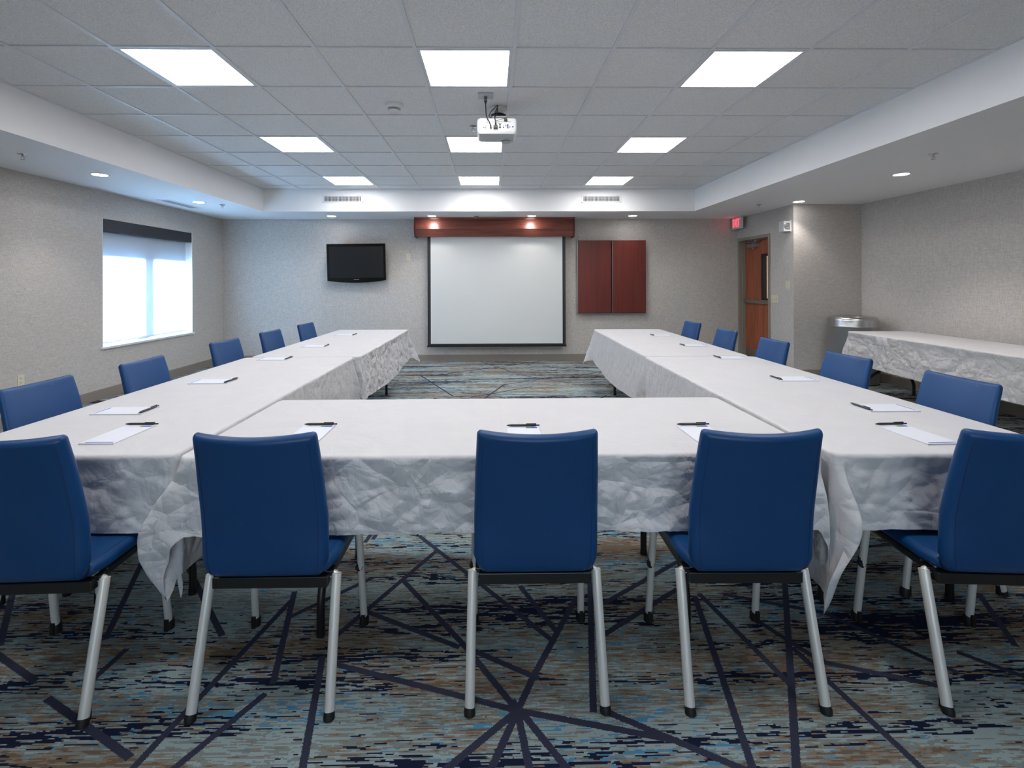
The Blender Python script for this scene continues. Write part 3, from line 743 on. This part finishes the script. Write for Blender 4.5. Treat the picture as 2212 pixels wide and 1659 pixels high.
# ------------------------------------------------------------------ tables and cloths
TH = 0.737
def crumple(p, s):
    q = Vector(p)*s
    q = q + noise.noise_vector(q*0.7)*0.55
    d, _ = noise.voronoi(q)
    return (d[1]-d[0])
def wrinkle(p, seed):
    p = Vector(p)+Vector((seed*3.17, seed*1.31, seed*0.7))
    a = crumple(p, 7)*0.85; b = crumple(p+Vector((5, 2, 1)), 15)*0.42; c = noise.noise(p*3.0)*0.6
    return (a+b-0.55)*1.0+c
def make_cloth(hx, hy, D, corners, seed, step=0.012, amp=0.008, flare=(.05, .05, .05, .05), sag=(0, 0, 0, 0), amps=(1, 1, 1, 1)):
    """D: overhang on the sides -y, +x, +y, -x. corners: (-y,+x), (+x,+y), (+y,-x), (-x,-y): (fold, lean_x, lean_y)"""
    re = 0.013; rc = 0.03
    hx2, hy2 = hx-re, hy-re
    N = [Vector((0, -1)), Vector((1, 0)), Vector((0, 1)), Vector((-1, 0))]
    A = [Vector((-hx2+rc, -hy2)), Vector((hx2, -hy2+rc)), Vector((hx2-rc, hy2)), Vector((-hx2, hy2-rc))]
    E = [Vector((hx2-rc, -hy2)), Vector((hx2, hy2-rc)), Vector((-hx2+rc, hy2)), Vector((-hx2, -hy2+rc))]
    C = [Vector((hx2-rc, -hy2+rc)), Vector((hx2-rc, hy2-rc)), Vector((-hx2+rc, hy2-rc)), Vector((-hx2+rc, -hy2+rc))]
    cols = []
    for i in range(4):
        L = (E[i]-A[i]).length; n = max(8, int(L/step))
        for k in range(n):
            s = k/n; b = A[i].lerp(E[i], s)
            d = D[i]+sag[i]*math.sin(PI*s)**1.2+0.007*noise.noise(Vector((s*L*3, i, seed)))
            endf = min(1, min(s, 1-s)*L/0.12)
            cols.append((b, N[i], d, flare[i], 0, 0, 0, amps[i], s*L))
        j = (i+1) % 4; fold, lx, ly = corners[i]; m = 26
        for k in range(m):
            tt = k/m; a = tt*PI/2
            nn = N[i]*math.cos(a)+N[j]*math.sin(a)
            d = min(D[i]/max(1e-6, math.cos(a)), D[j]/max(1e-6, math.sin(a)))
            w = math.sin(PI*tt)
            fl = flare[i]*(1-tt)+flare[j]*tt
            cols.append((C[i]+nn*rc, nn, d, fl, fold*w**1.4+(0.012+0.08*fold)*math.sin(PI*tt)*math.sin(6*PI*tt), lx*w**3, ly*w**3, amps[i]*(1-tt)+amps[j]*tt, 0))
    R = 40
    bm = bmesh.new(); rows = []
    inner = []
    for c in cols: inner.append(bm.verts.new((c[0].x-c[1].x*0.006, c[0].y-c[1].y*0.006, 0)))
    for r in range(R+1):
        row = []
        for (b, nn, d, fl, fold, lx, ly, am, s) in cols:
            if r <= 5:
                ph = r/5*PI/2; off = re*math.sin(ph); z = -re*(1-math.cos(ph)); rho = 0
                row.append(bm.verts.new((b.x+nn.x*off, b.y+nn.y*off, z))); continue
            f = (r-5)/(R-5); rho = f*(d-re)
            off = re+fl*rho+fold*rho
            lean = math.sin(min(1.0, rho/max(0.05, d))**1.5*PI)
            px = b.x+nn.x*off+lx*lean; py = b.y+nn.y*off+ly*lean
            z = -re-rho*(1-0.10*min(1, fold))
            ww = wrinkle((px, py, z), seed)*amp*am*min(1, rho/0.05)
            hem = 0.0016 if rho > d-re-0.022 else 0
            if rho > d-re-0.03: ww += 0.0018*am*noise.noise(Vector((px*90, py*90, seed)))
            ww = max(ww, -re*0.5-fl*rho) if am < .5 else ww
            row.append(bm.verts.new((px+nn.x*(ww+hem), py+nn.y*(ww+hem), z)))
        rows.append(row)
    n = len(cols)
    bm.faces.new(inner)
    for k in range(n): bm.faces.new((inner[k], inner[(k+1) % n], rows[0][(k+1) % n], rows[0][k]))
    for a, b in zip(rows, rows[1:]):
        for k in range(n): bm.faces.new((a[k], a[(k+1) % n], b[(k+1) % n], b[k]))
    return bm

def make_table(hx, hy, along, legpos):
    t = thing('folding_table', '', 'table')
    link('tabletop', B(-hx+.02, hx-.02, -hy+.02, hy-.02, TH-0.032, TH-0.003), M['tabletop'], t, bevel=0.006)
    prof = [(.27, 0), (.27, .10), (.262, .15), (.235, .205), (.185, .25), (.12, .285), (.06, .33), (.045, .40), (.045, .55), (.05, TH-0.03)]
    for p in legpos:
        bm = bmesh.new()
        for s in (-1, 1):
            pts = [((p, s*a, h) if along == 'x' else (s*a, p, h)) for a, h in prof]
            tube(bm, smoothpts(pts, 5), 0.0155, 12)
            q = pts[0]; lathe(bm, [(0.0175, 0.0), (0.0175, 0.02)], q[0], q[1], 12)
        q = 0.045
        tube(bm, [(p, -q, .40), (p, q, .40)] if along == 'x' else [(-q, p, .40), (q, p, .40)], 0.009, 8)
        br = -1 if p > 0 else 1
        tube(bm, [(p, 0, .42), (p+br*0.28, 0, TH-0.03)] if along == 'x' else [(0, p, .42), (0, p+br*0.28, TH-0.03)], 0.008, 8)
        link('leg', bm, M['blacksteel'], t, True)
    return t
F = 0.28
TB = [ # centre, half sizes, rot, long axis, overhangs(-y,+x,+y,-x), corners, label
 dict(c=(-1.5725, 2.9375), h=(.4475, 1.1625), r=0, D=(.275, .44, .27, .27), K=[(.05, 0, 0), (.10, .04, 0), (.2, 0, 0), (.28, 0, 0)], fl=(.04, .0, .0, .05), sg=(0, .0, 0, 0), am=(1, .15, .2, .6), lab='near the camera in the left row', legs=(-.76, .72)),
 dict(c=(-1.530, 5.297), h=(.4525, 1.184), r=-.003, D=(.27, .37, .27, .27), K=[(.10, .04, 0), (.34, .0, 0.0), (.3, 0, 0), (.03, 0, 0)], fl=(.0, .06, .06, .05), sg=(0, .05, 0, 0), am=(.2, 1.3, 1, .6), lab='at the far end of the left row', legs=(-.7, .68)),
 dict(c=(.045, 2.1775), h=(1.150, .4325), r=0, D=(.27, .50, .30, .43), K=[(.03, .0, -.03), (.03, 0, 0), (.03, 0, 0), (.06, -.085, -.06)], fl=(.04, .0, .04, .0), sg=(0, -.02, 0, 0), am=(1, .1, .6, .1), lab='crosswise, closing the near end of the U', legs=(-.70, .71)),
 dict(c=(1.685, 2.875), h=(.45, 1.155), r=-.0175, D=(.265, .27, .27, .50), K=[(.28, 0, 0), (.05, 0, 0), (.12, -.05, .0), (.16, .05, -.06)], fl=(.04, .05, .0, .0), sg=(0, 0, 0, 0), am=(1, .6, .2, .15), lab='in the right row, nearest the camera', legs=(-.80, .75)),
 dict(c=(1.73, 5.22), h=(.43, 1.165), r=-.026, D=(.27, .27, .27, .40), K=[(.04, 0, 0), (.25, 0, 0), (.36, 0, 0), (.14, -.05, .0)], fl=(.0, .05, .06, .05), sg=(0, 0, 0, .07), am=(.2, .6, 1, .8), lab='at the far end of the right row', legs=(-.7, .66)),
 dict(c=(4.66, 4.76), h=(.375, 1.22), r=-.055, D=(.30, .10, .36, .37), K=[(.25, 0, 0), (.02, 0, 0), (.2, 0, 0), (.25, 0, 0)], fl=(.05, .0, .05, .06), sg=(0, 0, 0, .02), am=(1, .1, .9, 1.3), lab='along the right wall beside the steel bin', legs=(-.85, 1.02)),
]
for i, d in enumerate(TB):
    hx, hy = d['h']; al = 'x' if hx > hy else 'y'
    t = make_table(hx, hy, al, d['legs']); t.location = (*d['c'], 0); t.rotation_euler = (0, 0, d['r'])
    t['label'] = 'black-legged folding table under a cloth, '+d['lab']; t['group'] = 'folding banquet tables'
    bm = make_cloth(hx, hy, d['D'], d['K'], i+1, 0.009 if i in (0, 2, 3) else 0.014, 0.017, d['fl'], d['sg'], d['am'])
    o = link('tablecloth', bm, M[('cloth_half', 'cloth', 'cloth', 'cloth_half', 'cloth_flat', 'cloth')[i]], None, True, (*d['c'], TH+0.003), angle=0)
    o.rotation_euler = (0, 0, d['r'])
    tag(o, 'wrinkled white tablecloth on the table '+d['lab'], 'tablecloth', 'white tablecloths')

# ------------------------------------------------------------------ chairs
def sweep(bm, path, hw, th, cv):
    """path in (y, z); hw half width, th thickness, cv curvature along the normal per ring"""
    P = [Vector((0, y, z)) for y, z in path]; rings = []
    K = 12; Mx = 7
    for i, p in enumerate(P):
        t = (P[min(i+1, len(P)-1)]-P[max(i-1, 0)]).normalized(); nn = Vector((0, t.z, -t.y))
        r = th[i]/2; W = max(hw[i]-r, 0.005); ring = []
        for k in range(K+1): ring.append((-W+2*W*k/K, r))
        for k in range(1, Mx): a = PI/2-PI*k/Mx; ring.append((W+r*math.cos(a), r*math.sin(a)))
        for k in range(K+1): ring.append((W-2*W*k/K, -r))
        for k in range(1, Mx): a = -PI/2-PI*k/Mx; ring.append((-W+r*math.cos(a), r*math.sin(a)))
        rings.append([bm.verts.new(p+Vector((x, 0, 0))+nn*(o+cv[i]*(x/hw[i])**2)) for x, o in ring])
    n = len(rings[0])
    for A, C in zip(rings, rings[1:]):
        for k in range(n): bm.faces.new((A[k], A[(k+1) % n], C[(k+1) % n], C[k]))
    for R in (rings[0], rings[-1]): bm.faces.new(R)
def lerp_list(xs, ys, q):
    if q <= xs[0]: return ys[0]
    for i in range(len(xs)-1):
        if q <= xs[i+1]: return ys[i]+(ys[i+1]-ys[i])*(q-xs[i])/(xs[i+1]-xs[i])
    return ys[-1]
def rounded_ends(path, hw, th, cv, e=0.02):
    """append rings that close the ends with a soft radius"""
    def ext(p, q, h, t, c):
        p = Vector(p); q = Vector(q); d = (p-q).normalized(); out = []
        for a in (0.35, 0.65, 0.87, 1.0):
            s = math.sqrt(max(0.02, 1-a*a)); out.append((tuple(p+d*e*a), h-(1-s)*e*0.8, max(0.004, t*s), c))
        return out
    A = ext(path[0], path[1], hw[0], th[0], cv[0])[::-1]; Z = ext(path[-1], path[-2], hw[-1], th[-1], cv[-1])
    path = [a[0] for a in A]+list(path)+[z[0] for z in Z]; hw = [a[1] for a in A]+list(hw)+[z[1] for z in Z]
    th = [a[2] for a in A]+list(th)+[z[2] for z in Z]; cv = [a[3] for a in A]+list(cv)+[z[3] for z in Z]
    return path, hw, th, cv
BP = [(-.105, .418), (-.135, .421), (-.163, .442), (-.176, .490), (-.186, .56), (-.200, .63), (-.220, .71), (-.243, .80), (-.265, .872)]
def make_chair():
    t = thing('stacking_chair', '', 'chair')
    pts = [(p.y, p.z) for p in smoothpts([(0, y, z) for y, z in BP], 5)]
    zs = [p[1] for p in pts]
    hw = [lerp_list([.42, .44, .47, .60, .75, .88], [.170, .188, .198, .199, .194, .187], z) for z in zs]
    th = [lerp_list([.42, .45, .55, .88], [.036, .050, .046, .036], z) for z in zs]
    cv = [lerp_list([.42, .48, .60, .88], [0, .008, .022, .030], z) for z in zs]
    p2, h2, t2, c2 = rounded_ends(pts, hw, th, cv, 0.016)
    bm = bmesh.new(); sweep(bm, p2, h2, t2, [c for c in c2])
    b = link('backrest', bm, M['vinyl'], t, True, angle=60)
    # seam lines along both edges of the rear face
    for s in (-1, 1):
        bm = bmesh.new(); line = []
        for i in range(3, len(pts)-1):
            y, z = pts[i]; ty = pts[min(i+1, len(pts)-1)][0]-pts[i-1][0]; tz = pts[min(i+1, len(pts)-1)][1]-pts[i-1][1]
            L = math.hypot(ty, tz); ny, nz = tz/L, -ty/L
            W = hw[i]-th[i]/2-0.001; o = -(th[i]/2)-0.0003+cv[i]*(W/hw[i])**2
            line.append((s*W, y+ny*o, z+nz*o))
        tube(bm, line, 0.0009, 5)
        link('seam', bm, M['seam'], b)
    sp_ = [(p.y, p.z) for p in smoothpts([(0, -.128, .430), (0, -.09, .431), (0, 0, .432), (0, .12, .434), (0, .20, .430), (0, .235, .414)], 5)]
    n = len(sp_)
    h = [lerp_list([-.13, -.08, .2, .24], [.190, .205, .212, .200], y) for y, z in sp_]
    p2, h2, t2, c2 = rounded_ends(sp_, h, [.046]*n, [0]*n, 0.014)
    bm = bmesh.new(); sweep(bm, p2, h2, t2, c2)
    st = link('seat', bm, M['vinyl'], t, True, angle=60)
    for s in (-1, 1): bm = bmesh.new(); tube(bm, [(s*(lerp_list([-.13, -.08, .2, .24], [.190, .205, .212, .200], y)-.024), y, z+.0232) for y, z in sp_[3:]], 0.0009, 5); link('seam', bm, M['seam'], st)
    bm = bmesh.new(); box(bm, -.196, .196, -.085, .205, .396, .409); box(bm, -.185, .185, -.145, -.112, .362, .398)
    for s in (-1, 1): box(bm, s*.185-.012, s*.185+.012, -.12, .19, .385, .402)
    link('seat_frame', bm, M['blacksteel'], t, bevel=0.003)
    for s in (-1, 1):
        bm = bmesh.new()                                  # rear leg slanting back, elbow welded to the frame
        tube(bm, [(s*.213, -.213, .012), (s*.206, -.112, .392)], 0.0155, 14)
        tube(bm, smoothpts([(s*.206, -.112, .380), (s*.196, -.108, .388), (s*.165, -.104, .388)], 4), 0.012, 12)
        lg = link('leg', bm, M['silver'], t, True)
        bm = bmesh.new()
        tube(bm, [(s*.213, -.216, 0.0), (s*.213, -.214, .012), (s*.2125, -.211, .02)], [.0175, .0175, .0160], 12)
        box(bm, s*.213-.008, s*.213+.008, -.204, -.190, 0.0, .055)
        link('foot', bm, M['rubber'], lg, True)
        bm = bmesh.new(); tube(bm, [(s*.202, -.133, .352), (s*.202, -.128+.006, .353)], 0.0058, 10); link('bolt', bm, M['chrome'], lg, True)
        bm = bmesh.new()                                  # front leg
        tube(bm, [(s*.213, .213, .012), (s*.206, .165, .395)], 0.0135, 14)
        tube(bm, [(s*.206, .165, .392), (s*.17, .165, .392)], 0.011, 10)
        lg = link('leg', bm, M['silver'], t, True)
        bm = bmesh.new(); tube(bm, [(s*.213, .214, 0.0), (s*.213, .213, .028), (s*.2125, .211, .036)], [.0185, .0185, .0155], 12); box(bm, s*.213-.007, s*.213+.007, .19, .20, 0.0, .045)
        link('foot', bm, M['rubber'], lg, True)
        bm = bmesh.new(); tube(bm, [(s*.209-.006, .190, .245), (s*.209-.006, .172, .245)], [.013, .015], 10); tube(bm, [(s*.209-.005, .19, .262), (s*.209-.005, .176, .262)], .009, 10)
        link('bumper', bm, M['rubber'], lg, True)
    return t
CH = [(-1.470, 1.740, 0.03, 'blue chair seen from behind at the near-left corner, cut by the photo edge', 0),
      (-0.718, 1.757, 0.0, 'blue vinyl chair seen from behind, second from the left along the near table', 0),
      (0.143, 1.764, 0.0, 'blue vinyl chair seen from behind, in the middle of the near table', 0),
      (0.836, 1.752, -0.012, 'blue chair seen from behind, just right of the middle near chair', 0),
      (1.652, 1.725, -0.07, 'blue chair seen from behind at the near-right corner, cut by the photo edge', 0)]
for k, (x, y, lab) in enumerate([(-1.865, 2.33, 'nearest the camera in the left row, cut by the photo edge'), (-1.845, 3.0, 'second from the camera in the left row'), (-1.885, 3.97, 'third from the camera in the left row'), (-1.87, 4.755, 'fourth from the camera in the left row'), (-1.85, 5.60, 'farthest from the camera in the left row')]):
    CH.append((x, y, -PI/2+(.0, .02, -.06, -.05, -.06)[k], 'blue chair facing right, '+lab, 1))
for k, (x, y, lab) in enumerate([(1.985, 2.31, 'nearest the camera in the right row'), (1.975, 3.03, 'second from the camera in the right row'), (1.985, 3.85, 'third from the camera in the right row'), (2.01, 4.68, 'fourth from the camera in the right row'), (2.06, 5.59, 'farthest from the camera in the right row')]):
    CH.append((x, y, PI/2+(.0, .02, .0, .0, .04)[k], 'blue chair facing left, '+lab, 2))
ch0 = None
for x, y, rz, lab, g in CH:
    if ch0 is None: ch0 = make_chair(); o = ch0; o.location = (x, y, 0); o.rotation_euler = (0, 0, rz)
    else: o = dup(ch0, (x, y, 0), rz)
    o['label'] = lab; o['group'] = 'blue chairs around the U of tables'

# ------------------------------------------------------------------ notepads and pens
def make_pad():
    t = thing('notepad', '', 'notepad')
    link('paper', B(-.066, .066, -.118, .118, 0, .005), M['paper'], t)
    link('cover_stripe', B(-.05, .056, -.108, -.102, .005, .0054), M['stripe'], t)
    link('logo_green', B(.012, .030, .096, .112, .005, .0054), M['green'], t)
    link('logo_blue', B(.030, .058, .096, .112, .005, .0054), M['stripe'], t)
    return t
def make_pen():
    t = thing('ballpoint_pen', '', 'pen')
    bm = bmesh.new(); tube(bm, [(-.070, 0, .006), (-.062, 0, .006), (-.05, 0, .006), (.045, 0, .006), (.052, 0, .006)], [.0012, .0035, .0052, .0052, .0045], 12)
    link('barrel', bm, M['pen'], t, True)
    bm = bmesh.new(); tube(bm, [(.052, 0, .006), (.068, 0, .006)], .0028, 8); link('push_button', bm, M['black'], t, True)
    bm = bmesh.new(); box(bm, .012, .054, -.002, .002, .0115, .0135); box(bm, .048, .054, -.002, .002, .009, .0135); link('clip', bm, M['black'], t, bevel=.0006)
    return t
ZP = TH+0.0032
PD = [(-1.497, 2.015, 0.0, 'before the near-left corner chair', .006, .124),
      (-.728, 1.995, 0.0, 'before the second chair of the near table', .004, .122),
      (.133, 1.955, 0.0, 'behind the top of the middle near chair', .0, .122),
      (.848, 1.955, 0.01, 'before the fourth chair of the near table', .002, .122),
      (1.683, 1.935, 0.04, 'before the near-right corner chair', .0, .124)]
LP = [(-1.745, 2.39), (-1.72, 3.09), (-1.735, 4.0), (-1.69, 4.79), (-1.70, 5.80)]
RP = [(1.885, 2.345), (1.89, 3.06), (1.92, 3.93), (1.94, 4.70), (1.945, 5.60)]
ordn = ['nearest', 'second', 'third', 'fourth', 'farthest']
items = [(x, y, rz, lab, px_, py_) for x, y, rz, lab, px_, py_ in PD]
for k, (x, y) in enumerate(LP): items.append((x, y, -PI/2, 'by the %s chair of the left row' % ordn[k], .0, .118))
for k, (x, y) in enumerate(RP): items.append((x, y, PI/2, 'by the %s chair of the right row' % ordn[k], .0, .118))
pd0 = pn0 = None
for i, (x, y, rz, lab, ox, oy) in enumerate(items):
    if pd0 is None: pd0 = make_pad(); o = pd0; o.location = (x, y, ZP); o.rotation_euler = (0, 0, rz)
    else: o = dup(pd0, (x, y, ZP), rz)
    o['label'] = 'white blue-striped notepad '+lab; o['group'] = 'white notepads'
    c, s = math.cos(rz), math.sin(rz)
    pr = rz + (0.0 if i < 5 else (-0.02 if i < 10 else PI-0.1+0.12))
    if i >= 10: pr = rz+PI
    if i < 5: oxx, oyy, zz = ox+.002, oy-.004, ZP+.005
    else: oxx, oyy, zz = (0.0 if i < 10 else 0.0), .112, ZP+.005
    wx, wy = x+c*oxx-s*oyy, y+s*oxx+c*oyy
    if 5 <= i < 10: pr = rz+PI-0.06+0.12*((i*7) % 3-1)*.5
    if pn0 is None: pn0 = make_pen(); q = pn0; q.location = (wx, wy, zz); q.rotation_euler = (0, 0, pr)
    else: q = dup(pn0, (wx, wy, zz), pr)
    q['label'] = 'charcoal pen on the notepad '+lab; q['group'] = 'charcoal pens on the notepads'

# ------------------------------------------------------------------ steel bin
t = thing('waste_bin', 'round brushed steel waste bin with a domed rim in the alcove corner', 'waste bin', (4.855, 6.565, 0))
bm = bmesh.new(); lathe(bm, [(.278, 0.0), (.284, .02), (.284, .735), (.288, .745)], 0, 0, 64); link('body', bm, M['steel'], t, True, angle=50)
bm = bmesh.new(); lathe(bm, [(.288, .745), (.291, .755), (.288, .765), (.286, .77), (.286, .83), (.280, .855), (.262, .874), (.235, .883), (.20, .882), (.165, .870), (.155, .85), (.155, .60)], 0, 0, 64, False)
link('lid', bm, M['steel'], t, True, angle=50)
bm = bmesh.new(); lathe(bm, [(.275, 0), (.285, 0.0), (.286, .012)], 0, 0, 48); link('base_ring', bm, M['black'], t, True)

# ------------------------------------------------------------------ light
def area(name, loc, rot, sx, sy, e, col):
    l = bpy.data.lights.new(name, 'AREA'); l.shape = 'RECTANGLE'; l.size = sx; l.size_y = sy; l.energy = e; l.color = col
    o = bpy.data.objects.new(name, l); COL.objects.link(o); o.location = loc; o.rotation_euler = rot; return o
area('window_and_added_daylight', (XL-3.2, (WY0+WY1)/2, 1.6), (0, -PI/2, 0), 2.0, 2.8, 1850, (0.55, 0.80, 1.0))
area('window_and_added_daylight', ((FA+FB)/2, YF-0.9, 1.25), (PI/2, 0, 0), 3.0, 1.8, 24, (0.93, 0.96, 1.0))  # lamp for the added rear window, brightens surfaces facing the camera
area('corridor_lamp', (5.4, 8.6, 2.40), (0, 0, 0), 0.5, 1.2, 18, (1.0, 0.9, 0.8))
w = bpy.data.worlds.new('world'); SC.world = w; w.use_nodes = True
nt = w.node_tree; bg = nt.nodes['Background']
sky = nt.nodes.new('ShaderNodeTexSky'); sky.sky_type = 'NISHITA'; sky.sun_disc = False; sky.sun_elevation = math.radians(40)
nt.links.new(sky.outputs[0], bg.inputs[0]); bg.inputs[1].default_value = 0.25

# ------------------------------------------------------------------ camera
cd = bpy.data.cameras.new('camera'); cam = bpy.data.objects.new('camera', cd); COL.objects.link(cam)
cam.location = (0, 0, 1.35)
cam.rotation_mode = 'QUATERNION'
cam.rotation_quaternion = (Matrix.Rotation(-0.0149, 4, 'Z') @ Matrix.Rotation(PI/2, 4, 'X') @ Matrix.Rotation(-0.0032, 4, 'Z')).to_quaternion()
cd.sensor_fit = 'HORIZONTAL'; cd.sensor_width = 36; cd.lens = 36*1069.49/2212
cd.shift_x = (1106-1075.76)/2212; cd.shift_y = -(829.5-610.06)/2212; cd.clip_start = 0.05
SC.camera = cam
vs = SC.view_settings
vs.view_transform = 'Standard'; vs.look = 'None'; vs.gamma = 1; vs.exposure = 1.38; vs.use_curve_mapping = False
